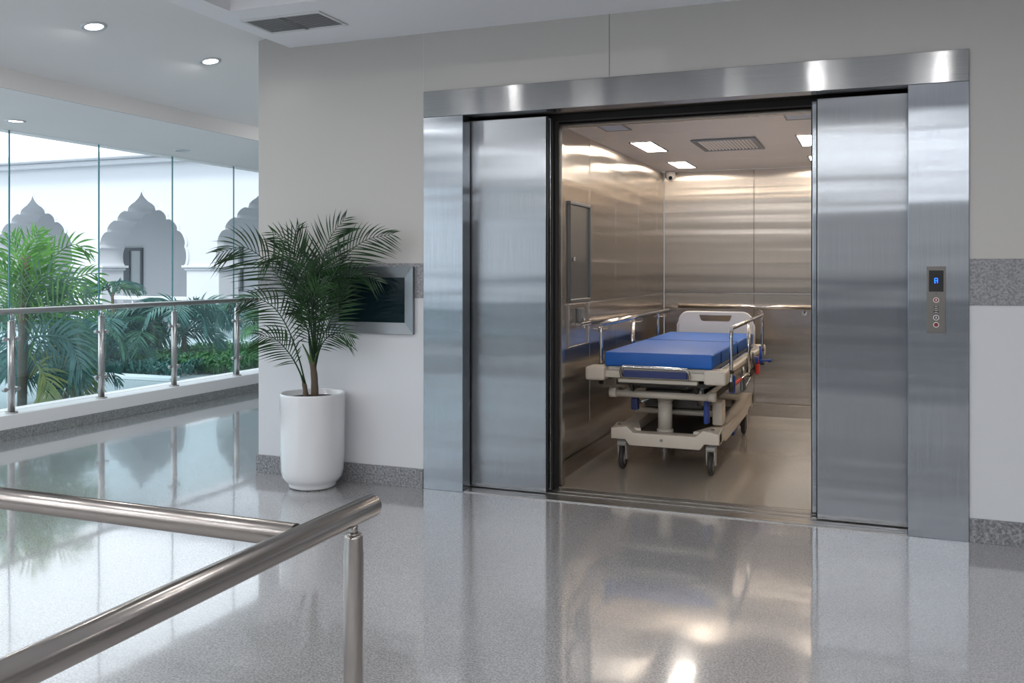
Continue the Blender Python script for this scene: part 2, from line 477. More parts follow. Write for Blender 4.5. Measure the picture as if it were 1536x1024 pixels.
def leaf(name, label, x0, x1, y0, y1, m, group=None, lead=0):
    t = thing(name, label, 'lift door', ((x0+x1)/2, (y0+y1)/2, .008))
    b = new_bm(); box(b, x0, x1, y0, y1, .012, 2.352, .003, 2); obj('panel', b, m, t)
    b = new_bm()
    if lead < 0: box(b, x0-.006, x0-.0002, y0+.006, y1-.006, .012, 2.352, .001, 1)
    else: box(b, x1+.0002, x1+.006, y0+.006, y1-.006, .012, 2.352, .001, 1)
    obj('edge_seal', b, M['black'], t)
    return t
leaf('sliding_lift_door', 'brushed steel outer sliding door leaf standing left of the lift opening', -2.62, -1.892, .12, .155, M['steel_door'], lead=1)
leaf('sliding_lift_door', 'brushed steel outer sliding door leaf standing right of the lift opening', -.290, .42, .12, .155, M['steel_door'], lead=-1)
leaf('sliding_lift_door', 'narrow bright edge of the inner lift door at the left of the opening', -2.62, -1.888, .20, .235, M['steel_v'], lead=1)
leaf('sliding_lift_door', 'narrow grey edge of the inner lift door at the right of the opening', -.322, .42, .20, .235, M['steel_v'], lead=-1)
t = thing('door_sill', 'grooved metal threshold across the lift doorway floor', 'door sill', (-1.1, .15, 0))
b = new_bm()
for k, (a, c) in enumerate(((-.0, .05), (.056, .095), (.1, .118), (.157, .198), (.237, .262), (.268, .31))):
    box(b, -2.399 if a < .1 else -2.5, .169 if a < .1 else .169, a, c, .001, .007, .001, 1)
obj('rib', b, M['alu'], t)
b = new_bm(); box(b, -2.399, .169, .001, .31, .0005, .002); obj('groove_plate', b, M['steel_dark'], t)
# added black fill for the dark shaft gap, stops light leaking past the doors
b = new_bm()
box(b, -2.80, -1.872, .245, .31, 0, 2.34); box(b, -.315, .7, .245, .31, 0, 2.34); box(b, -2.80, .7, .245, .31, 2.34, 2.6)
box(b, -2.80, .7, .105, .24, 2.40, 2.45)
box(b, -2.80, -2.68, .095, .24, 0, 2.6); box(b, .5, .7, .095, .24, 0, 2.6)
box(b, -2.80, .7, .095, .33, -.12, 0)
struct('trim_7', b, M['shaft'])

# button station on the right jamb
t = thing('lift_call_panel', 'dark steel lift button station with a blue lit floor display on the right jamb', 'button panel', (.305, -.012, 1.068))
b = new_bm(); box(b, .258, .349, -.0185, -.0125, 1.068, 1.417, .002, 2); obj('face_plate', b, M['lop'], t)
b = new_bm(); box(b, .269, .338, -.0205, -.0185, 1.285, 1.395, .0005, 1); d = obj('display', b, M['black'], t)
b = new_bm()
dx, dz, sw, sh, th = .303, 1.342, .0085, .0105, .0040
for s in ('a', 'f', 'b', 'g', 'e', 'c', 'd'):
    r = {'a': (dx-sw*.7, dx+sw*.7, dz+sh, dz+sh+th), 'f': (dx-sw, dx-sw+th, dz, dz+sh+.001), 'b': (dx+sw-th, dx+sw, dz, dz+sh+.001),
         'g': (dx-sw, dx+sw, dz-th/2, dz+th/2), 'e': (dx-sw, dx-sw+th, dz-sh-.002, dz), 'c': (dx+sw-th, dx+sw, dz-sh-.002, dz),
         'd': (dx-sw, dx-.001, dz-sh-.003, dz-sh+.001)}[s]
    box(b, r[0], r[1], -.0222, -.0206, r[2], r[3], .0006, 1)
obj('floor_digit', b, M['blue_led'], d)
def ring(cx, cz, r, w, y0, y1):
    b = new_bm(); n = 28
    for k in range(n):
        a0, a1 = 2*pi*k/n, 2*pi*(k+1)/n
        prism(b, [(cx+r*cos(a0), cz+r*sin(a0)), (cx+r*cos(a1), cz+r*sin(a1)), (cx+(r-w)*cos(a1), cz+(r-w)*sin(a1)), (cx+(r-w)*cos(a0), cz+(r-w)*sin(a0))], 'y', y0, y1)
    return b
for k, (z, kind) in enumerate(((1.241, 'ring_red'), (1.204, 'square'), (1.182, 'pill'), (1.150, 'ring'), (1.113, 'red'))):
    cx = .303
    if kind in ('ring_red', 'ring', 'red'):
        b = new_bm(); tube(b, [(cx, -.0185, z), (cx, -.0215, z)], .0125, 28)
        p = obj('button', b, M['btn_red'] if kind != 'ring' else M['btn_dark'], t)
        obj('button_ring', ring(cx, z, .0135, .0022, -.0225, -.0188), M['btn_ring'], p)
        if kind != 'red':
            b = new_bm(); box(b, cx-.0045, cx+.0045, -.0224, -.0216, z-.004, z-.002); box(b, cx-.001, cx+.001, -.0224, -.0216, z-.002, z+.006)
            box(b, cx-.0045, cx+.0045, -.0224, -.0216, z+.003, z+.0045)
            obj('symbol', b, M['btn_ring'], p)
    else:
        b = new_bm()
        prism(b, rounded(cx-(.0105 if kind == 'square' else .0125), cx+(.0105 if kind == 'square' else .0125), z-.008, z+.008, .002 if kind == 'square' else .0075), 'y', -.0205, -.0185)
        obj('button', b, M['btn_dark'], t)
        b = new_bm(); box(b, cx-.007, cx+.007, -.0212, -.0206, z-.0055, z-.004); box(b, cx-.007, cx+.007, -.0212, -.0206, z+.004, z+.0055)
        obj('button_mark', b, M['btn_ring'], t)
b = new_bm(); prism(b, [(.300, 1.271), (.306, 1.271), (.303, 1.277)], 'y', -.0195, -.0185); obj('arrow', b, M['black'], t)

# wall screen
t = thing('wall_screen', 'dark rectangular display panel in a mitred steel frame, partly behind the potted palm', 'screen', (-3.05, 0, .984))
b = new_bm()
fx0, fx1, fz0, fz1 = -3.375, -2.742, .984, 1.418
gx0, gx1, gz0, gz1 = -3.300, -2.807, 1.056, 1.348
O = [(fx0, fz0), (fx1, fz0), (fx1, fz1), (fx0, fz1)]; I = [(gx0, gz0), (gx1, gz0), (gx1, gz1), (gx0, gz1)]
for i in range(4):
    j = (i+1) % 4
    q = [b.verts.new((O[i][0], -.030, O[i][1])), b.verts.new((O[j][0], -.030, O[j][1])), b.verts.new((I[j][0], -.018, I[j][1])), b.verts.new((I[i][0], -.018, I[i][1]))]
    b.faces.new(q)
    r = [b.verts.new((O[i][0], -.030, O[i][1])), b.verts.new((O[j][0], -.030, O[j][1])), b.verts.new((O[j][0], -.004, O[j][1])), b.verts.new((O[i][0], -.004, O[i][1]))]
    b.faces.new(r)
    r = [b.verts.new((I[i][0], -.018, I[i][1])), b.verts.new((I[j][0], -.018, I[j][1])), b.verts.new((I[j][0], -.010, I[j][1])), b.verts.new((I[i][0], -.010, I[i][1]))]
    b.faces.new(r)
bmesh.ops.remove_doubles(b, verts=b.verts, dist=.0003)
obj('frame', b, M['steel_frame'], t)
b = new_bm(); box(b, gx0-.01, gx1+.01, -.014, -.005, gz0-.01, gz1+.01); obj('screen_glass', b, M['screen'], t)

# ------------------------------------------------------------------ lift car
CL, CR, CB, CZ, CF = -1.93, -.14, 3.75, 2.36, .345
b = new_bm(); box(b, CL-.05, CR+.05, .335, CB+.05, -.05, .002); struct('floor_car', b, M['car_floor'])
b = new_bm()
seams = [CF, 1.19, 1.92, 2.68, 3.42, CB]
for i in range(5):
    for z0, z1 in ((.125, 1.160), (1.166, CZ)):
        box(b, CL-.02, CL, seams[i]+.002, seams[i+1]-.002, z0, z1, .003, 1)
box(b, CL-.05, CL-.006, CF, CB+.02, 0, CZ)
struct('wall_car_left', b, M['steel_car'])
b = new_bm()
xs = [CL, -1.062, CR]
for i in range(2):
    for z0, z1 in ((.125, 1.168), (1.174, CZ)):
        box(b, xs[i]+.002, xs[i+1]-.002, CB, CB+.02, z0, z1, .003, 1)
box(b, CL, CR, CB+.006, CB+.05, 0, CZ)
struct('wall_car_back', b, M['steel_car_back'])
b = new_bm()
for i in range(5):
    for z0, z1 in ((.125, 1.160), (1.166, CZ)):
        box(b, CR, CR+.02, seams[i]+.002, seams[i+1]-.002, z0, z1, .003, 1)
box(b, CR+.006, CR+.05, CF, CB+.02, 0, CZ)
struct('wall_car_right', b, M['steel_car'])
for k, (y, z0, z1) in enumerate([(y, .125, CZ-.002) for y in seams[1:5]]):
    b = new_bm(); box(b, CL, CL+.0015, y-.0035, y+.0035, z0, z1); struct('trim_%d' % (10+k), b, M['chrome'])
b = new_bm(); box(b, CL+.0015, CL+.003, CF+.07, CB, 1.158, 1.166); struct('trim_14', b, M['chrome'])
b = new_bm(); box(b, CL, CR, CB-.003, CB-.0015, 1.167, 1.174); struct('trim_15', b, M['chrome'])
b = new_bm(); box(b, CL+.001, CL+.008, CF+.07, CB, .002, .118, .001, 1); struct('baseboard_car_left', b, M['steel_car'])
b = new_bm(); box(b, CL+.008, CR-.008, CB-.008, CB-.001, .002, .118, .001, 1); struct('baseboard_car_back', b, M['steel_car'])
b = new_bm(); box(b, CR-.008, CR-.001, CF+.07, CB, .002, .118, .001, 1); struct('baseboard_car_right', b, M['steel_car'])
b = new_bm()
for y0, y1 in ((CF, 1.15), (1.153, 1.99), (1.993, 2.86), (2.863, CB)):
    box(b, CL, CR, y0, y1, CZ, CZ+.02, .001, 1)
box(b, CL-.05, CR+.05, CF, CB+.05, CZ+.012, CZ+.06)
struct('ceiling_car', b, M['steel_car_ceil'])
b = new_bm()                                               # front returns and car header
box(b, CL, -1.862, CF, CF+.06, .002, CZ, .002, 1); box(b, -.325, CR, CF, CF+.06, .002, CZ, .002, 1)
box(b, -1.862, -.325, CF, CF+.06, 2.315, CZ, .002, 1)
struct('wall_car_front', b, M['steel_car'])

def panel_light(x0, x1, y0, y1, on, label):
    t = thing('ceiling_light_panel', label, 'ceiling light', ((x0+x1)/2, (y0+y1)/2, CZ))
    b = new_bm(); w = .012
    for a in ((x0, x1, y0, y0+w), (x0, x1, y1-w, y1), (x0, x0+w, y0+w, y1-w), (x1-w, x1, y0+w, y1-w)): box(b, a[0], a[1], a[2], a[3], CZ-.006, CZ-.0005)
    obj('frame', b, M['steel_frame'], t)
    b = new_bm(); box(b, x0+w, x1-w, y0+w, y1-w, CZ-.004, CZ-.0005); obj('diffuser', b, M['car_on'] if on else M['car_off'], t)
panel_light(-1.72, -1.54, 1.51, 2.11, True, 'lit panel light in the lift ceiling left of the fan grille')
panel_light(-1.72, -1.54, 2.87, 3.40, True, 'lit panel light in the lift ceiling above the corner camera')
panel_light(-1.72, -1.54, .45, .90, False, 'unlit panel light in the lift ceiling near the door, left side')
panel_light(-.52, -.34, 1.57, 2.19, True, 'larger brightly lit panel light in the lift ceiling level with the fan grille, at the right door edge')
panel_light(-.52, -.34, .45, .86, False, 'unlit bluish panel light in the lift ceiling near the door, right side')
panel_light(-.52, -.34, 2.87, 3.40, True, 'sliver of a lit panel light near the back wall of the lift, at the right door edge')

t = thing('lift_ceiling_vent', 'square louvred fan grille in the middle of the lift ceiling', 'air vent', (-1.03, 1.88, CZ))
b = new_bm(); ax0, ax1, ay0, ay1, w = -1.265, -.795, 1.56, 2.2, .04
for a in ((ax0, ax1, ay0, ay0+w), (ax0, ax1, ay1-w, ay1), (ax0, ax0+w, ay0+w, ay1-w), (ax1-w, ax1, ay0+w, ay1-w)): box(b, a[0], a[1], a[2], a[3], CZ-.012, CZ-.0005, .003, 1)
obj('frame', b, M['steel_frame'], t)
b = new_bm(); box(b, ax0+w, ax1-w, ay0+w, ay1-w, CZ-.002, CZ-.0005); obj('duct', b, M['vent_dark'], t)
b = new_bm()
for k in range(15):
    x = ax0+w+.012+k*.0262
    prism(b, [(x-.008, CZ-.010), (x-.006, CZ-.011), (x+.007, CZ-.003), (x+.005, CZ-.002)], 'y', ay0+w, ay1-w)
obj('louvre', b, M['steel_car_ceil'], t)

t = thing('security_camera', 'small white dome security camera in the back left corner of the lift ceiling', 'camera', (-1.845, 3.66, 2.28))
b = new_bm(); lathe(b, [(0, .079), (.042, .079), (.045, .06), (.045, .035), (.04, .028), (0, .028)], (-1.845, 3.66, 2.28), 28); obj('housing', b, M['cam_white'], t)
b = new_bm(); bmesh.ops.create_uvsphere(b, u_segments=24, v_segments=16, radius=.040, matrix=Matrix.Translation((-1.845, 3.655, 2.303)))
for f in b.faces: f.smooth = True
obj('dome', b, M['cam_white'], t)
b = new_bm()
dv = (Vector((0.3, -1.8, -.55))).normalized()
c0 = Vector((-1.845, 3.655, 2.303)); tube(b, [c0+dv*.03, c0+dv*.044], .018, 20); obj('lens', b, M['screen'], t)

def handrail_car(name_label, p0, p1, brk, wallpt):
    t = thing('lift_handrail', name_label, 'handrail', ((Vector(p0)+Vector(p1))/2))
    b = new_bm(); tube(b, [p0, p1], .021, 20); obj('rail', b, M['chrome'], t)
    for q in brk:
        b = new_bm(); q = Vector(q); w = Vector(wallpt(q))
        tube(b, catmull([q-Vector((0, 0, .015)), q-Vector((0, 0, .045)), (q+w)/2-Vector((0, 0, .055)), w-Vector((0, 0, .055))], 5), .007, 10)
        d = (w-q).normalized(); e = w-Vector((0, 0, .055))
        tube(b, [e-d*.006, e-d*.0005], .022, 16); obj('bracket', b, M['chrome'], t)
handrail_car('round steel handrail along the left wall inside the lift', (CL+.07, 1.32, 1.0), (CL+.07, 3.62, 1.0), [(CL+.07, y, 1.0) for y in (1.45, 2.5, 3.5)], lambda q: (CL, q.y, q.z))
handrail_car('round steel handrail along the back wall inside the lift', (-1.775, CB-.07, 1.045), (-.25, CB-.07, 1.045), [(x, CB-.07, 1.045) for x in (-1.66, -1.0, -.6)], lambda q: (q.x, CB, q.z))

# car operating cabinet
t = thing('control_cabinet', 'tall narrow steel control cabinet on the left lift wall just inside the door', 'control panel', (CL, .9, .86))
b = new_bm(); x = CL
for y0, y1, z0, z1 in ((.655, 1.135, 1.175, 1.865), ):
    w = .022
    for a in ((y0, y1, z0, z0+w), (y0, y1, z1-w, z1), (y0, y0+w, z0+w, z1-w), (y1-w, y1, z0+w, z1-w)): box(b, x+.0005, x+.028, a[0], a[1], a[2], a[3], .003, 1)
obj('frame', b, M['steel_frame'], t)
b = new_bm(); box(b, x+.0005, x+.012, .678, 1.112, 1.198, 1.842, .002, 1); d = obj('cabinet_door', b, M['steel_dark'], t)
b = new_bm(); tube(b, [(x+.012, .75, 1.468), (x+.028, .75, 1.468)], .013, 16); obj('lock_knob', b, M['chrome'], d)
b = new_bm(); y0, y1, z0, z1, w = .66, 1.135, .86, 1.165, .012
for a in ((y0, y1, z0, z0+w), (y0, y0+w, z0+w, z1), (y1-w, y1, z0+w, z1)): box(b, x+.0005, x+.014, a[0], a[1], a[2], a[3], .002, 1)
obj('lower_frame', b, M['chrome'], t)
b = new_bm(); box(b, x+.0005, x+.03, .86, .98, 1.03, 1.13, .006, 2); obj('intercom_box', b, M['steel_frame'], t)
b = new_bm(); box(b, x+.03, x+.045, .90, .93, .985, 1.06, .004, 1); box(b, x+.0005, x+.05, .84, 1.06, 1.005, 1.03, .004, 1); obj('latch', b, M['chrome'], t)

# ------------------------------------------------------------------ stretcher
S = thing('hospital_stretcher', 'wheeled patient trolley with cream chassis and raised steel side rails inside the lift', 'stretcher', (-1.345, 1.85, 0))
sx0, sx1 = -1.72, -.985
# chassis: moulded ring with raised rails and thick corner pads
b = new_bm()
cxL, cxR, cy0, cy1 = -1.70, -.955, .93, 2.80
prism(b, [(cxL, .225), (cxL+.10, .225), (cxL+.13, .185), (cxR-.13, .185), (cxR-.10, .225), (cxR, .225), (cxR, .30), (cxR-.11, .318), (cxR-.16, .275), (cxL+.16, .275), (cxL+.11, .318), (cxL, .30)], 'y', cy0, cy0+.12, .014)
prism(b, [(cxL, .235), (cxR, .235), (cxR, .335), (cxR-.11, .335), (cxR-.14, .30), (cxL+.14, .30), (cxL+.11, .335), (cxL, .335)], 'y', cy1-.12, cy1, .014)
for s in (-1, 1):
    X = (lambda u: cxL+u) if s < 0 else (lambda u: cxR-u)
    prism(b, [(cy0+.02, .225), (cy0+.20, .225), (cy0+.34, .20), (cy1-.40, .22), (cy1-.26, .255), (cy1, .255), (cy1, .345), (cy1-.30, .365), (cy1-.42, .315), (cy0+.34, .29), (cy0+.16, .318), (cy0+.02, .30)],
          'x', min(X(0), X(.10)), max(X(0), X(.10)), .012)
    prism(b, [(X(.095), cy0+.10), (X(.19), cy0+.10), (X(.095), cy0+.42)], 'z', .215, .292, .004)
    prism(b, [(X(.095), cy1-.10), (X(.17), cy1-.10), (X(.095), cy1-.34)], 'z', .25, .31, .004)
obj('chassis', b, M['cream'], S, smooth=True)
b = new_bm()
box(b, cxL+.11, cxR-.11, cy0+.13, cy1-.13, .215, .235, .005, 1)
obj('chassis_tray', b, M['under'], S)
b = new_bm(); tube(b, [(cxL+.06, 1.42, .36), (cxR-.06, 1.42, .36)], .022, 16); tube(b, [(cxL+.06, 2.36, .36), (cxR-.06, 2.36, .36)], .022, 16); objs('cross_tube', b, M['cream2'], S)
# fasteners
b = new_bm()
tube(b, [(-1.345, cy0-.002, .235), (-1.345, cy0-.008, .235)], .010, 12)
for s in (cxL+.05, cxR-.05): tube(b, [(s, cy0+.05, .318), (s, cy0+.05, .326)], .012, 12)
objs('chassis_bolt', b, M['steel_frame'], S)
# columns
for y in (1.20, 2.35):
    b = new_bm(); tube(b, [(-1.375, y, .235), (-1.375, y, .49)], .050, 28); tube(b, [(-1.375, y, .235), (-1.375, y, .27)], .058, 28)
    p = obj('lift_column', b, M['cream2'], S)
    b = new_bm(); tube(b, [(-1.375, y, .47), (-1.375, y, .515)], .054, 28); tube(b, [(-1.375, y, .50), (-1.375, y, .60)], .036, 20); obj('column_collar', b, M['cream'], p)
# sub frame of tubes
b = new_bm()
tube(b, [(-1.70, 1.02, .53), (-1.02, 1.02, .53)], .024, 18)
for x in (-1.71, -1.02): tube(b, [(x-.02, 1.02, .535), (x+.03, 1.02, .535)], .033, 18)
for x in (-1.62, -1.05): tube(b, [(x, 1.02, .54), (x, 2.75, .56)], .018, 14)
tube(b, [(-1.66, 2.7, .56), (-1.02, 2.7, .56)], .02, 16)
obj('subframe', b, M['cream2'], S)
b = new_bm()
box(b, -1.60, -1.10, 1.10, 2.68, .565, .585, .004, 1); box(b, -1.67, -1.03, .96, 2.9, .600, .630, .004, 1); box(b, -1.55, -1.12, 1.3, 2.6, .40, .50, .01, 1)
box(b, -1.50, -1.24, 1.12, 2.5, .50, .56, .01, 1)
for y in (1.15, 1.5, 1.9, 2.3): tube(b, [(-1.66, y, .62), (-1.03, y, .60)], .012, 10)
tube(b, [(-1.62, 1.0, .66), (-1.48, 1.5, .56)], .012, 10); tube(b, [(-1.10, 1.0, .60), (-1.25, 1.5, .54)], .012, 10)
for y in (.95, 2.62):
    tube(b, [(-1.58, y, .64), (-1.56, y+.06, .56)], .014, 10); tube(b, [(-1.12, y, .64), (-1.12, y+.06, .56)], .014, 10)
obj('lift_mechanism', b, M['under'], S)
b = new_bm()
for (p, q) in (((-1.52, 1.05, .47), (-1.36, 1.3, .55)), ((-1.25, 1.12, .50), (-1.05, 1.02, .61)), ((-1.2, 1.0, .59), (-1.0, 1.5, .66)), ((-1.5, .98, .60), (-1.30, .98, .61))):
    tube(b, [p, q], .013, 12)
tube(b, [(-1.10, 1.05, .47), (-1.10, 1.05, .62)], .024, 14)
objs('linkage', b, M['steel_frame'], S)
# blue pedals / guards
b = new_bm(); box(b, -1.61, -1.56, 1.14, 1.20, .40, .50, .008, 2); box(b, -1.595, -1.57, 1.12, 1.16, .48, .53, .006, 1); obj('blue_lever', b, M['darkblue'], S)
b = new_bm(); box(b, -1.095, -1.06, 1.14, 1.2, .33, .49, .008, 2); obj('blue_lever', b, M['blue_part'], S)
b = new_bm(); prism(b, [(1.95, .12), (2.22, .16), (2.26, .25), (1.92, .235)], 'x', -1.03, -1.0, .004); obj('brake_pedal', b, M['blue_part'], S)
b = new_bm(); box(b, -1.055, -.985, 1.26, 1.42, .305, .47, .012, 2); obj('side_bracket', b, M['cream'], S)
# deck frame
b = new_bm()
box(b, -1.73, -.98, .80, .86, .665, .715, .010, 2)
box(b, -1.70, -1.0, .86, 3.02, .70, .735, .006, 1)
for x0, x1 in ((-1.79, -1.735), (-.975, -.915)): box(b, x0, x1, .93, 3.02, .675, .715, .008, 1)
box(b, -1.62, -1.08, .82, .88, .632, .660, .006, 1)
obj('deck_frame', b, M['cream2'], S, smooth=True)
for i, (x0, x1) in enumerate(((-1.835, -1.70), (-1.03, -.885))):
    for y0, y1 in ((.76, .94), (2.98, 3.12)):
        b = new_bm(); box(b, x0, x1, y0, y1, .645, .738, .022, 4); obj('corner_bumper', b, M['cream'], S, smooth=True)
b = new_bm()
for x in (-1.80, -.945): tube(b, [(x, .95, .665), (x, 3.0, .67)], .012, 12)
for x in (-1.755, -.955): box(b, x-.012, x+.012, .95, 2.98, .717, .738, .004, 1)
objs('accessory_rail', b, M['chrome'], S)
b = new_bm()
pts = [(-1.585, .79, .675), (-1.585, .765, .72), (-1.565, .755, .742), (-1.54, .755, .748), (-1.17, .755, .742), (-1.145, .755, .738), (-1.125, .765, .715), (-1.125, .79, .672)]
tube(b, catmull(pts, 5), .011, 14); obj('push_handle', b, M['chrome'], S)
b = new_bm(); box(b, -1.57, -1.14, .768, .795, .675, .722, .006, 2); obj('end_cover', b, M['darkblue'], S)
# mattress in two sections
def mattress_bm(y0, y1):
    t = bmesh.new()
    bmesh.ops.create_cube(t, size=1)
    for v in t.verts: v.co = Vector(((sx0+sx1)/2+v.co.x*(sx1-sx0), (y0+y1)/2+v.co.y*(y1-y0), .787+v.co.z*.098))
    bmesh.ops.bevel(t, geom=list(t.edges), offset=.014, segments=4, profile=.55, affect='EDGES')
    bm = new_bm(); merge(bm, t); return bm
mt = obj('mattress', mattress_bm(.845, 2.02), M['blue'], S, smooth=True)
obj('mattress', mattress_bm(2.024, 3.02), M['blue'], S, smooth=True)
b = new_bm()
for x in (sx0-.002, sx1+.002): tube(b, [(x, 2.022, .745), (x, 2.022, .83)], .006, 8)
tube(b, [(sx0, 2.022, .835), (sx1, 2.022, .835)], .0035, 8)
tube(b, [(sx1+.001, 1.20, .75), (sx1+.001, 1.20, .828)], .005, 8)
objs('seam', b, M['darkblue'], mt)
# headboard with a hand slot
b = new_bm()
hx0, hx1, hz0, hz1, r = -1.655, -.985, .70, 1.012, .085
outer = [(hx0, hz0), (hx1, hz0)]
for k in range(9): a = radians(90*k/8); outer.append((hx1-r-.015+r*cos(a), hz1-r+r*sin(a)))
for k in range(9): a = radians(90+90*k/8); outer.append((hx0+r+.015+r*cos(a), hz1-r+r*sin(a)))
cut = [(-1.465, .99), (-1.45, .945), (-1.43, .935), (-1.21, .935), (-1.19, .945), (-1.175, .99)]
cxm = -1.32
seq = outer+[outer[0]]
# keyhole polygon: split into left and right halves around the slot
def half(side):
    if side < 0:
        return [(hx0, hz0), (cxm, hz0), (cxm, .935), (-1.43, .935), (-1.45, .945), (-1.465, .99), (cxm, .99), (cxm, hz1)] + outer[11:]
    return [(cxm, hz0), (hx1, hz0)] + outer[2:11] + [(cxm, hz1), (cxm, .99), (-1.175, .99), (-1.19, .945), (-1.21, .935), (cxm, .935)]
prism(b, half(-1), 'y', 3.06, 3.085); prism(b, half(1), 'y', 3.06, 3.085)
bmesh.ops.remove_doubles(b, verts=b.verts, dist=.0002)
hb = obj('headboard', b, M['headboard'], S)
b = new_bm()
rim = [(x, 3.072, z) for x, z in ([(hx0, .74)]+[(hx0, .9)]+outer[11:][::-1]+outer[2:11][::-1]+[(hx1, .9), (hx1, .74)])]
tube(b, rim, .013, 12); obj('headboard_rim', b, M['headboard'], hb)
# side rails
def side_rail(x, ys, z1, zb):
    b = new_bm()
    tube(b, [(x, ys[0]-.01, z1), (x, ys[-1]+.02, z1+.005)], .0145, 16)
    rl = obj('side_rail', b, M['chrome'], S)
    for i, y in enumerate(ys):
        b = new_bm()
        c = .025 if i == 0 else (-.025 if i == len(ys)-1 else 0)
        if i == 1: 
            tube(b, [(x, y-.02, zb), (x, y-.02, z1-.005)], .0115, 14); tube(b, [(x, y+.02, zb), (x, y+.02, z1-.005)], .0115, 14)
        else:
            tube(b, catmull([(x, y+c, z1-.002), (x, y, z1-.045), (x, y, z1-.12), (x, y+.004, zb)], 5), .0125, 14)
        obj('rail_post', b, M['chrome'], rl)
        b = new_bm(); tube(b, [(x, y, zb-.01), (x, y, zb+.05)], .018, 14); tube(b, [(x, y, zb+.11), (x, y, zb+.135)], .017, 14); objs('rail_socket', b, M['under'], rl)
    b = new_bm(); tube(b, [(x, ys[0], zb+.01), (x, ys[-1], zb+.03)], .010, 12); obj('lower_rail', b, M['chrome'], rl)
side_rail(-.895, [1.06, 2.00, 2.92], 1.0, .585)
side_rail(-1.80, [1.04, 1.96, 2.88], 1.012, .60)
b = new_bm(); box(b, -.905, -.885, 1.10, 1.55, .595, .615, .003, 1); obj('rail_label', b, M['red'], S)
b = new_bm(); box(b, -.91, -.875, 1.08, 1.13, .56, .68, .006, 1); obj('blue_lever', b, M['blue_part'], S)
b = new_bm(); tube(b, [(-.88, 2.33, .70), (-.86, 2.33, .64)], .012, 10); box(b, -.88, -.85, 2.30, 2.36, .56, .64, .008, 2); obj('release_lever', b, M['red'], S)
b = new_bm(); tube(b, [(-.90, 2.33, .672), (-.77, 2.35, .668)], .008, 10); box(b, -.905, -.86, 2.30, 2.37, .645, .70, .006, 1); tube(b, [(-.775, 2.35, .655), (-.775, 2.35, .68)], .012, 10); obj('blue_lever', b, M['blue_part'], S)
b = new_bm(); tube(b, [(-.915, 1.8, .66), (-.90, 1.8, .50)], .012, 12); tube(b, [(-.90, 1.8, .51), (-.90, 2.6, .60)], .010, 12)
tube(b, [(-.89, 2.2, .74), (-.885, 2.35, .58)], .010, 12); box(b, -.925, -.895, 1.72, 1.86, .49, .62, .006, 1); obj('rail_linkage', b, M['steel_frame'], S)
b = new_bm(); tube(b, [(-.89, 2.75, .75), (-.885, 2.75, .60)], .012, 12); box(b, -.90, -.87, 2.72, 2.80, .60, .635, .005, 1); obj('blue_lever', b, M['blue_part'], S)
# casters
def caster(x, y, first):
    ca = bpy.data.objects.new('caster', None); COL.objects.link(ca); ca.parent = S; ca.location = Vector((x, y, 0))-S.location
    b = new_bm(); tube(b, [(x, y, .19), (x, y, .228)], .030, 20)
    for s in (-1, 1):
        prism(b, [(y-.030, .205), (y+.030, .205), (y+.034, .15), (y+.018, .072), (y-.006, .072), (y-.030, .13)], 'x', x+s*.027-.005, x+s*.027+.005, .002)
    prism(b, rounded(y-.042, y+.034, .168, .208, .018), 'x', x-.031, x+.031, .004)
    obj('fork', b, M['hub'], ca, smooth=True)
    b = new_bm()
    R, w = .078, .017
    t2 = bmesh.new(); lathe(t2, [(.052, -w), (R-.014, -w), (R-.004, -w*.6), (R, 0), (R-.004, w*.6), (R-.014, w), (.052, w), (.052, -w)], (0, 0, 0), 40)
    merge(b, t2, Matrix.Translation((x, y+.004, R+.0025)) @ Matrix.Rotation(pi/2, 4, 'Y')); obj('tyre', b, M['tyre'], ca)
    b = new_bm(); t2 = bmesh.new(); lathe(t2, [(0, -.015), (.014, -.019), (.016, -.012), (.054, -.012), (.054, .012), (.016, .012), (.014, .019), (0, .015)], (0, 0, 0), 32)
    merge(b, t2, Matrix.Translation((x, y+.004, R+.0025)) @ Matrix.Rotation(pi/2, 4, 'Y')); obj('wheel_hub', b, M['hub'], ca)
    for ch in ca.children: ch['_'] = 0; del ch['_']
for x, y in ((-1.635, 1.02), (-1.022, 1.02), (-1.635, 2.69), (-1.022, 2.69)): caster(x, y, 0)

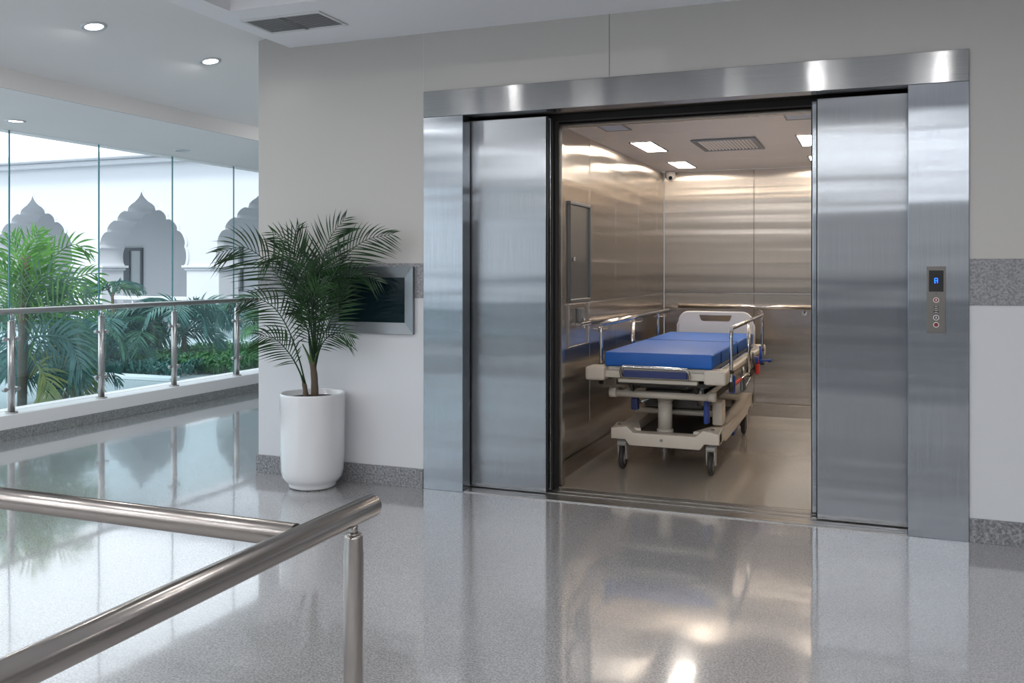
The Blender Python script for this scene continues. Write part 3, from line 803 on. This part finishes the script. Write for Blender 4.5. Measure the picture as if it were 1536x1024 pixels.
# ------------------------------------------------------------------ palms
VR = Vector((.930, .367, 0)); VD = Vector((-.367, .930, 0))      # the plants' own left-right and front-back directions
def frond_bm(pts, nleaf, llen, width, start=.3, flat=1.0, droop=.35, thick=.006, rnd=random, curl=.2, jit=.25):
    """rachis + curved pinnate leaflets in one mesh"""
    bm = new_bm()
    P = catmull(pts, 10); n = len(P)
    tube(bm, P, [thick*(1-.8*i/(n-1)) for i in range(n)], 6)
    cum = [0]
    for i in range(1, n): cum.append(cum[-1]+(P[i]-P[i-1]).length)
    tot = cum[-1]
    def at(s):
        for i in range(1, n):
            if cum[i] >= s: 
                k = (s-cum[i-1])/max(1e-6, cum[i]-cum[i-1]); return P[i-1].lerp(P[i], k), (P[i]-P[i-1]).normalized()
        return P[-1], (P[-1]-P[-2]).normalized()
    for j in range(nleaf):
        f = j/(nleaf-1); s = tot*(start+(1-start)*f)
        c, d = at(min(s, tot*.999))
        view = (VD*flat+Vector((0, 0, 1))*(1-flat)*1.0)
        side = d.cross(view).normalized()
        L = llen*(.22+.78*sin(pi*min(1, .14+f*.84)))
        for sg in (-1, 1):
            ang = radians(62-30*f+rnd.uniform(-5, 5))
            dirv = (d*cos(ang)+side*sg*sin(ang)+view*rnd.uniform(-jit, jit)).normalized()
            l = L*rnd.uniform(.88, 1.08)
            w = width*(.7+.3*sin(pi*f))
            mid = None; prev = None; seg = 5
            wv = dirv.cross(view).normalized()
            wv = (wv+view.normalized()*.35*sg).normalized()
            for k in range(seg+1):
                u = k/seg
                p = c+dirv*l*u+Vector((0, 0, -1))*l*droop*u*u+d*l*curl*u*u*.6
                ww = w*(.35+1.3*u if u < .5 else 2*(1-u)*1.0+.0)*.5
                ww = max(ww, .0004)
                a = bm.verts.new(p-wv*ww); e = bm.verts.new(p+wv*ww)
                if prev: 
                    fc = bm.faces.new((prev[0], prev[1], e, a)); fc.smooth = True
                prev = (a, e)
    return bm

def Q(base, u, z, dep=0): return Vector(base)+VR*u+VD*dep+Vector((0, 0, z))

# potted palm by the lift
PB = Vector((-3.372, -.216, 0))
t = thing('potted_palm', 'tall dark green palm growing in a white ceramic planter beside the lift wall', 'potted plant', PB)
b = new_bm()
lathe(b, [(0, .004), (.142, .004), (.150, .010), (.154, .022), (.156, .034), (.176, .050), (.192, .075), (.200, .12), (.2045, .25), (.2075, .45), (.2085, .592), (.208, .602), (.205, .607), (.199, .607), (.195, .600), (.193, .565), (0, .565)], PB, 72)
obj('planter', b, M['pot'], t)
b = new_bm(); lathe(b, [(.192, .568), (.12, .574), (0, .578)], PB, 32); obj('soil', b, M['soil'], t)
b = new_bm()
tube(b, catmull([Q(PB, .015, .57), Q(PB, .012, .70), Q(PB, .0, .80)], 4), [.024]*3+[.022]*3+[.02]*3, 12); obj('trunk', b, M['trunk'], t)
b = new_bm()
tube(b, catmull([Q(PB, -.035, .57, -.03), Q(PB, -.042, .64, -.03), Q(PB, -.06, .72, -.03)], 4), [.018]*3+[.015]*3+[.011]*3, 12); obj('trunk', b, M['trunk'], t)
def z6(px, py, dep=0):           # plant drawing grid -> metres on the plant
    X = 340+px/3.655; Yp = 320+py/3.655
    k = .00439
    return Q(PB, (X-465)*k, .585+(589-Yp)*k, dep)
fr = [
 # pts (drawing grid, depth), leaflets, length, droop
 ([(465, 830, 0), (440, 640, -.03), (370, 470, -.08), (260, 290, -.12), (130, 190, -.14), (0, 215, -.16)], 26, .23, .35),
 ([(467, 800, 0), (440, 560, .02), (385, 330, .04), (320, 170, .05), (235, 105, .05)], 24, .19, .2),
 ([(468, 790, 0), (455, 520, .0), (420, 280, -.04), (380, 130, -.07), (400, 75, -.09)], 24, .17, .2),
 ([(472, 790, 0), (470, 560, .03), (490, 330, .05), (540, 140, .05), (625, 30, .05)], 26, .21, .25),
 ([(474, 800, 0), (500, 600, -.05), (560, 400, -.10), (650, 240, -.12), (760, 150, -.12), (895, 120, -.12)], 28, .19, .35),
 ([(425, 920, -.03), (400, 780, -.08), (355, 630, -.12), (290, 510, -.16), (200, 455, -.18), (130, 470, -.2)], 20, .17, .4),
 ([(425, 930, -.03), (390, 820, -.08), (345, 740, -.1), (280, 670, -.12), (200, 650, -.14)], 18, .16, .45),
 ([(470, 850, 0), (500, 740, -.04), (545, 670, -.08), (610, 640, -.10), (685, 665, -.12)], 16, .12, .4),
 ([(474, 820, 0), (520, 680, -.08), (580, 560, -.12), (625, 470, -.14), (650, 380, -.15)], 20, .15, .3),
 ([(472, 800, 0), (500, 600, -.04), (540, 420, -.07), (575, 290, -.08), (620, 210, -.08)], 22, .17, .25),
 ([(470, 800, 0), (470, 620, -.10), (490, 480, -.17), (520, 400, -.2), (560, 370, -.22)], 22, .17, .35),
 ([(470, 800, 0), (455, 600, -.06), (430, 450, -.12), (440, 320, -.14), (470, 240, -.16)], 22, .16, .25),
 ([(472, 800, 0), (520, 560, .04), (610, 400, .06), (720, 330, .06), (850, 370, .04)], 22, .15, .35),
 ([(468, 800, 0), (440, 620, .04), (400, 420, .06), (330, 270, .07), (250, 220, .07), (180, 270, .07)], 22, .18, .35),
 ([(470, 800, 0), (478, 600, -.05), (465, 430, -.05), (500, 300, -.05), (545, 230, -.04)], 18, .14, .25),
 ([(470, 820, 0), (450, 700, -.06), (460, 580, -.13), (430, 520, -.17), (400, 520, -.2)], 16, .14, .4),
]
for pts, nl, ll, dr in fr:
    P3 = [z6(*p) for p in pts]
    for p in P3: p.y = min(p.y, -.10)
    fb = frond_bm(P3, int(nl*1.05), ll*1.22, .0125, start=.36, droop=dr*1.15, thick=.006, curl=.45, jit=.10)
    for v in fb.verts:                      # leaves brushing the wall lie just in front of it
        if v.co.y > -.06: v.co.y = -.06+.02*math.tanh((v.co.y+.06)/.1)
    obj('frond', fb, M['leaf'], t)
b = new_bm()
for u, z in ((.03, .95), (-.02, .98), (-.06, .92), (.05, .88)):
    tube(b, catmull([Q(PB, .004, .74), Q(PB, u*.4, .84, -.01), Q(PB, u, z, -.02)], 4), [.012, .011, .010, .009, .008, .007, .006, .005, .004], 8)
obj('stem', b, M['stem'], t)

# courtyard palms
def courtyard_palm(label, base, fronds, mleaf, h, ll, lw, nl=20, trunk_r=.05, seed=1, cat='palm', name='courtyard_palm', group=None, stems=1, flat=.6):
    rnd = random.Random(seed)
    t = thing(name, label, cat, base, group)
    base = Vector(base)
    heads = []
    for s in range(stems):
        off = Vector((rnd.uniform(-.25, .25), rnd.uniform(-.25, .25), 0))*(0 if stems == 1 else 1)
        hh = h*(1 if s == 0 else rnd.uniform(.45, .85))
        b = new_bm(); tube(b, catmull([base+off*.4, base+off*.7+Vector((0, 0, hh*.5)), base+off+Vector((0, 0, hh))], 4), [trunk_r]*4+[trunk_r*.8]*5, 10)
        obj('trunk', b, M['trunk'], t); heads.append(base+off+Vector((0, 0, hh)))
    for i in range(fronds):
        hd = heads[i % len(heads)]
        az = rnd.uniform(0, 2*pi); L = ll*rnd.uniform(.8, 1.1); el = rnd.uniform(.25, 1.1)
        d = Vector((cos(az), sin(az), 0))
        pts = [hd-Vector((0, 0, .1)), hd+d*L*.25*cos(el)+Vector((0, 0, L*.32*sin(el)+.05)), hd+d*L*.6*cos(el*.8)+Vector((0, 0, L*.48*sin(el))), hd+d*L*.85+Vector((0, 0, L*(.40*sin(el)-.05))), hd+d*L*1.02+Vector((0, 0, L*(.2*sin(el)-.15)))]
        m = mleaf if not isinstance(mleaf, list) else mleaf[i % len(mleaf)]
        obj('frond', frond_bm(pts, nl, L*.38, lw, start=.25, droop=.3, thick=.012, rnd=rnd, flat=rnd.uniform(.1, .9)), m, t)
    return t

GZ = -.15
b = new_bm(); box(b, -60, -6.98, -40, 60, GZ-.2, GZ); struct('courtyard_ground', b, M['ground'])
b = new_bm(); box(b, -13.5, -9.0, 4.75, 4.95, GZ, GZ+.06, .01, 1); struct('trim_8', b, M['kerb'])
def specific_palm():
    base = Vector((-8.6, 2.05, GZ))
    t = thing('courtyard_palm', 'tall bright green palm behind the glass at the left edge', 'palm', base)
    b = new_bm(); tube(b, catmull([base, base+Vector((.02, 0, .9)), base+Vector((0, .05, 1.7))], 5), .05, 10); obj('trunk', b, M['trunk'], t)
    b = new_bm(); tube(b, catmull([base+Vector((.1, .25, 0)), base+Vector((.2, .35, .6)), base+Vector((.15, .4, 1.1))], 5), .035, 10); obj('trunk', b, M['trunk'], t)
    def G(px, py, dep=0):      # drawing grid of the plant: metres right/up of its trunk
        k = 10.0/1374
        return base+VR*((px-28)*k)+Vector((0, 0, (612-py)*k))+VD*dep
    L = [
     ('b', [(28, 500), (25, 440), (18, 390), (5, 350)], .5), ('b', [(28, 500), (32, 430), (40, 380), (62, 345)], .5), ('b', [(28, 500), (30, 430), (30, 385), (30, 340)], .45),
     ('b', [(28, 500), (36, 440), (70, 385), (100, 362), (125, 372)], .38),
     ('m', [(28, 510), (40, 450), (75, 410), (130, 430), (145, 450)], .42), ('b', [(30, 520), (50, 450), (80, 420), (115, 405), (125, 415)], .3),
     ('b', [(35, 545), (60, 480), (100, 445), (140, 440), (163, 458)], .42), ('m', [(35, 550), (70, 500), (110, 480), (150, 510)], .5),
     ('m', [(28, 520), (10, 470), (-15, 450), (-40, 470)], .5), ('m', [(28, 540), (50, 500), (90, 510), (110, 550)], .5),
     ('d', [(30, 560), (60, 520), (85, 520), (100, 570)], .45), ('y', [(40, 560), (70, 530), (100, 550), (115, 590)], .45), ('y', [(40, 560), (60, 540), (80, 560), (90, 600)], .4),
     ('d', [(28, 520), (0, 490), (-10, 520), (-20, 560)], .45), ('m', [(28, 500), (45, 470), (60, 470), (80, 500)], .4), ('d', [(30, 530), (50, 500), (110, 500), (140, 540)], .45),
     ('d', [(28, 560), (15, 520), (5, 520), (-5, 560)], .4), ('b', [(28, 500), (15, 430), (0, 400), (-20, 400)], .4),
     ('d', [(60, 610), (80, 560), (110, 540), (140, 560)], .4), ('d', [(60, 610), (70, 540), (95, 500), (120, 500)], .4), ('m', [(28, 500), (50, 450), (55, 430), (80, 440)], .4),
    ]
    rnd = random.Random(5)
    for kind, pts, ll in L:
        dep = rnd.uniform(-.4, .4)
        P3 = [G(x, y, dep*i/(len(pts)-1)) for i, (x, y) in enumerate(pts)]
        m = {'b': M['leaf_bright'], 'm': M['leaf_mid'], 'd': M['leaf_dark'], 'y': M['leaf_yellow']}[kind]
        obj('frond', frond_bm(P3, 20, ll, .035, start=.25, droop=.3, thick=.012, rnd=rnd, flat=rnd.uniform(.6, 1)), m, t)
specific_palm()
md = [M['leaf_mid'], M['leaf_dark'], M['leaf_dark']]
dk = [M['leaf_dark'], M['leaf_dark'], M['leaf_mid']]
courtyard_palm('low bushy palm with blue green fronds, right of the tall palm outside', (-8.85, 2.75, GZ), 16, md, .35, .62, .03, 18, .04, 11, stems=2)
courtyard_palm('bushy palm outside in front of the middle arch, left half', (-10.75, 5.4, GZ), 20, dk, .55, .85, .035, 18, .04, 12, stems=3)
courtyard_palm('bushy palm outside in front of the middle arch, right half', (-10.4, 6.1, GZ), 22, dk, .60, .85, .035, 18, .04, 13, stems=3)
courtyard_palm('palm with tallest tuft below the dark courtyard window', (-12.2, 7.0, GZ), 16, dk, 1.15, .5, .035, 14, .03, 14, stems=2)
courtyard_palm('palm beside the bright pier outside with fronds reaching right', (-10.25, 6.45, GZ), 16, [M['leaf_dark']], .65, .95, .04, 18, .05, 15, stems=1)
courtyard_palm('palm outside seen between the last balustrade post and the lift wall', (-9.5, 7.9, GZ), 16, [M['leaf_mid'], M['cover']], .8, 1.0, .035, 16, .05, 16, stems=2)

# leafy ground cover
def cover(name, label, x0, x1, y0, y1, n, h, seed, m):
    rnd = random.Random(seed); bm = new_bm()
    for i in range(n):
        x = rnd.uniform(x0, x1); y = rnd.uniform(y0, y1); hh = h*rnd.uniform(.4, 1)
        for k in range(5):
            a = rnd.uniform(0, 2*pi); d = Vector((cos(a), sin(a), 0)); w = Vector((-d.y, d.x, 0))*rnd.uniform(.012, .022)
            p = Vector((x, y, GZ)); q = p+d*hh*.35+Vector((0, 0, hh*rnd.uniform(.6, 1))); r = q+d*hh*.4-Vector((0, 0, hh*.12))
            v = [bm.verts.new(p), bm.verts.new(q-w), bm.verts.new(r), bm.verts.new(q+w)]
            bm.faces.new(v)
    o = obj(name, bm, m); o['kind'] = 'stuff'; tag(o, label, 'plants'); return o
cover('ground_cover', 'bright leafy ground cover bed in front of the palms and pier', -11.0, -8.6, 5.6, 8.2, 1500, .32, 3, M['cover'])
cover('ground_cover', 'narrow strip of low leaves right behind the glazing', -7.5, -7.05, 1.0, 6.5, 420, .22, 4, M['cover'])
cover('ground_cover', 'dark low planting around the palm trunks', -12.5, -9.2, 5.0, 6.4, 500, .28, 5, M['leaf_dark'])

# ------------------------------------------------------------------ arcade building
FY, FT = 9.0, .62
PITCH, OW = 2.93, 1.06
t = thing('arcade_building', 'white courtyard building with pointed scalloped arches beyond the glazing', 'building', (-13.55, 9.5, GZ))
def lobes():
    K = [(-1.06, 1.48), (-1.06, 1.84), (-.89, 2.16), (-.62, 2.38), (-.36, 2.56)]
    out = [K[0]]
    for i in range(len(K)-1):
        a, c = Vector(K[i]), Vector(K[i+1]); d = c-a; nrm = Vector((-d.y, d.x)).normalized()
        bl = .075 if i else .05
        for k in range(1, 9):
            u = k/8; out.append(tuple(a.lerp(c, u)+nrm*bl*(4*u*(1-u))**.6))
    a = Vector(K[-1]); 
    for p in ((-.33, 2.645), (-.26, 2.70), (-.17, 2.745), (-.09, 2.81), (-.035, 2.87), (0, 2.95)): out.append(p)
    right = [(-u, z) for u, z in out[:-1]][::-1]
    return out+right
arch = lobes()
def z_top(x): return 3.56
centers = [-13.52+PITCH*k for k in range(-4, 4)]
b = new_bm()
for cx in centers:
    poly = [(cx-PITCH/2, 1.48)]+[(cx+u, z) for u, z in arch]+[(cx+PITCH/2, 1.48), (cx+PITCH/2, 3.6), (cx-PITCH/2, 3.6)]
    prism(b, poly, 'y', FY, FY+FT)
for cx in centers:
    x0, x1 = cx+OW+.02, cx+PITCH-OW-.02
    box(b, x0, x1, FY+.02, FY+FT-.02, GZ, 1.40)
obj('facade', b, M['bldg'], t)
for cx in centers:
    b = new_bm(); x0, x1 = cx+OW, cx+PITCH-OW
    box(b, x0-.06, x1+.06, FY-.05, FY+FT+.05, 1.43, 1.48, .01, 1); box(b, x0-.02, x1+.02, FY-.01, FY+FT+.01, 1.38, 1.43, .01, 1)
    obj('capital', b, M['bldg'], t)
for cx in centers:
    b = new_bm()                          # raised moulding round the arch
    off = [Vector((cx, 2.1)) for _ in arch]
    n = len(arch)
    for i in range(n-1):
        a, c = arch[i], arch[i+1]
        def outp(p): 
            d = Vector((p[0], p[1]-1.9)); d = d.normalized() if d.length else Vector((0, 1)); return (p[0]+d.x*.05, p[1]+d.y*.05)
        oa, oc = outp(a), outp(c)
        prism(b, [(cx+a[0], a[1]), (cx+c[0], c[1]), (cx+oc[0], oc[1]), (cx+oa[0], oa[1])], 'y', FY-.03, FY+.001)
    obj('arch_moulding', b, M['bldg'], t)
b = new_bm(); x0, x1 = centers[0]-PITCH/2, centers[-1]+PITCH/2
box(b, x0, x1, FY-.35, FY+3.4, 3.60, 3.74, .02, 1); box(b, x0, x1, FY-.18, FY, 3.50, 3.60, .02, 1)
obj('cornice', b, M['bldg'], t)
b = new_bm(); box(b, x0, x1, 12.0, 12.2, GZ, 3.6); box(b, x0, x1, FY+FT, 12.2, 3.3, 3.45); box(b, x0, x1, FY+FT, 12.0, GZ, -.02)
obj('rear_wall', b, M['bldg_in'], t)
for cx in centers:
    b = new_bm()
    wx = cx-3.12 if False else cx-3.10+0.0
    wx0, wx1 = cx-3.42+.0, cx-2.82+.0
    for a in ((wx0, wx0+.22, .9, 1.92), (wx1-.05, wx1, .9, 1.92), (wx0+.22, wx1-.05, 1.85, 1.92), (wx0+.22, wx1-.05, .9, .95)): box(b, a[0], a[1], 11.94, 12.0, a[2], a[3])
    w = obj('window', b, M['win_frame'], t)
    b = new_bm(); box(b, wx0+.22, wx1-.05, 11.98, 11.995, .95, 1.85); obj('pane', b, M['win_pane'], w)
for cx in centers:
    b = new_bm(); box(b, cx-OW-.02, cx+OW+.02, FY+.25, FY+.33, .78, .86, .01, 1)
    for k in range(1, 4): tube(b, [(cx-OW+k*.53, FY+.29, -.1), (cx-OW+k*.53, FY+.29, .8)], .02, 8)
    obj('arcade_railing', b, M['bldg'], t)
    b = new_bm(); box(b, cx-OW-.02, cx+OW+.02, FY+.05, FY+.4, GZ, .05, .01, 1); obj('step', b, M['bldg_in'], t)
b = new_bm(); box(b, x0, x1, FY+.4, 12.0, -.1, -.019); obj('arcade_floor', b, M['kerb'], t)

# ------------------------------------------------------------------ foreground guard rail
t = thing('guard_rail', 'satin steel tubular guard rail in the near left foreground', 'handrail', (-1.02, -3.7, 0))
b = new_bm(); tube(b, [(-1.02, -6.0, .885), (-1.02, -3.502, .885), (-1.02, -3.497, .885)], [.025, .025, .0235], 32); obj('handrail', b, M['steel_tube'], t)
b = new_bm(); tube(b, [(-4.2, -3.755, .89), (-1.04, -3.755, .885)], .0235, 32); obj('handrail', b, M['steel_tube'], t)
for (x, y) in ((-1.02, -3.575), (-1.02, -5.9), (-4.1, -3.755)):
    b = new_bm()
    lathe(b, [(0, .002), (.021, .002), (.021, .80), (.0195, .815), (.0195, .835), (.0185, .841), (0, .841)], (x, y, 0), 32)
    p = obj('post', b, M['steel_tube'], t)
    b = new_bm(); tube(b, [(x, y, .835), (x, y, .868)], .009, 16); tube(b, [(x, y, .838), (x, y, .845)], .013, 16); obj('stem', b, M['steel_tube'], p)
    b = new_bm(); tube(b, [(x, y, .001), (x, y, .010)], .05, 24); obj('base_flange', b, M['steel_tube'], p)

# ------------------------------------------------------------------ lights
def area(name, loc, sx, sy, watt, col=(1, 1, 1), rot=(0, 0, 0), shape='RECTANGLE', spread=None):
    l = bpy.data.lights.new(name, 'AREA'); l.shape = shape; l.size = sx; l.size_y = sy; l.energy = watt; l.color = col
    if spread: l.spread = spread
    o = bpy.data.objects.new(name, l); o.location = loc; o.rotation_euler = rot; COL.objects.link(o); return o
for y in (-2.3, -4.6, -7.0, -9.4, -12.0):
    for x in (-4.4, -3.0, -1.3, -.43, .45, 2.6):
        if y > -4 and x == -3.0: pass
        z = 2.90 if x > SE else zs(x)-.02
        if CX0-.1 < x < CX1+.15 and CY0 < y < CY1: z = 3.28
        area('hall_downlight', (x, y, z), .09 if y > -3 else .16, .16, (6 if y > -3 else 7.5), (1, .98, .96), shape='DISK')
for y in (-6.2, -8.2, -10.6, -13.0):
    for x in (-3.0, 0.0, 3.0):
        area('hall_linear_light', (x, y, 2.895), 2.6, .045, 30, (.96, .98, 1))
area('lift_fill_uplight', (-1.03, 2.0, 1.45), 1.3, 2.6, 4.5, (1, .90, .84), rot=(pi, 0, 0))  # added fill lamp without a fixture, faces up to brighten the lift ceiling
for y in (-3.0, -5.5, -8.0, 2.0): area('gallery_downlight', (-4.42, y, zs(-4.42)-.02), .12, .12, 12, (1, 1, 1), shape='DISK')
area('gallery_downlight', (-4.42, -.99, zs(-4.42)-.02), .1, .1, 4, (1, 1, 1), shape='DISK')
area('gallery_downlight', (-4.40, .04, zs(-4.40)-.02), .1, .1, 4, (1, 1, 1), shape='DISK')
s = bpy.data.lights.new('sun', 'SUN'); s.energy = 2.4; s.angle = radians(12); s.color = (1, .98, .95)
o = bpy.data.objects.new('sun', s); o.rotation_euler = Vector((-.55, .75, -1.0)).to_track_quat('-Z', 'Y').to_euler(); COL.objects.link(o)

w = bpy.data.worlds.new('sky'); scn.world = w; w.use_nodes = True
bg = w.node_tree.nodes['Background']; bg.inputs['Color'].default_value = (.86, .93, 1, 1); bg.inputs['Strength'].default_value = 2.5

# ------------------------------------------------------------------ camera
cam = bpy.data.cameras.new('camera'); co = bpy.data.objects.new('camera', cam); COL.objects.link(co)
co.location = (0, -5.25, 1.4); co.rotation_euler = (pi/2, 0, radians(21.5286))
cam.sensor_width = 36; cam.lens = 36*1374/1536; cam.shift_y = -108/1536; cam.clip_start = .05
cam.dof.use_dof = False
scn.camera = co
scn.view_settings.view_transform = 'Standard'; scn.view_settings.look = 'None'; scn.view_settings.exposure = 0
scn.cycles.use_denoising = True
scn.cycles.max_bounces = 12; scn.cycles.glossy_bounces = 6; scn.cycles.diffuse_bounces = 4; scn.cycles.transparent_max_bounces = 16
scn.cycles.sample_clamp_indirect = 6; scn.cycles.caustics_reflective = True; scn.cycles.blur_glossy = .5
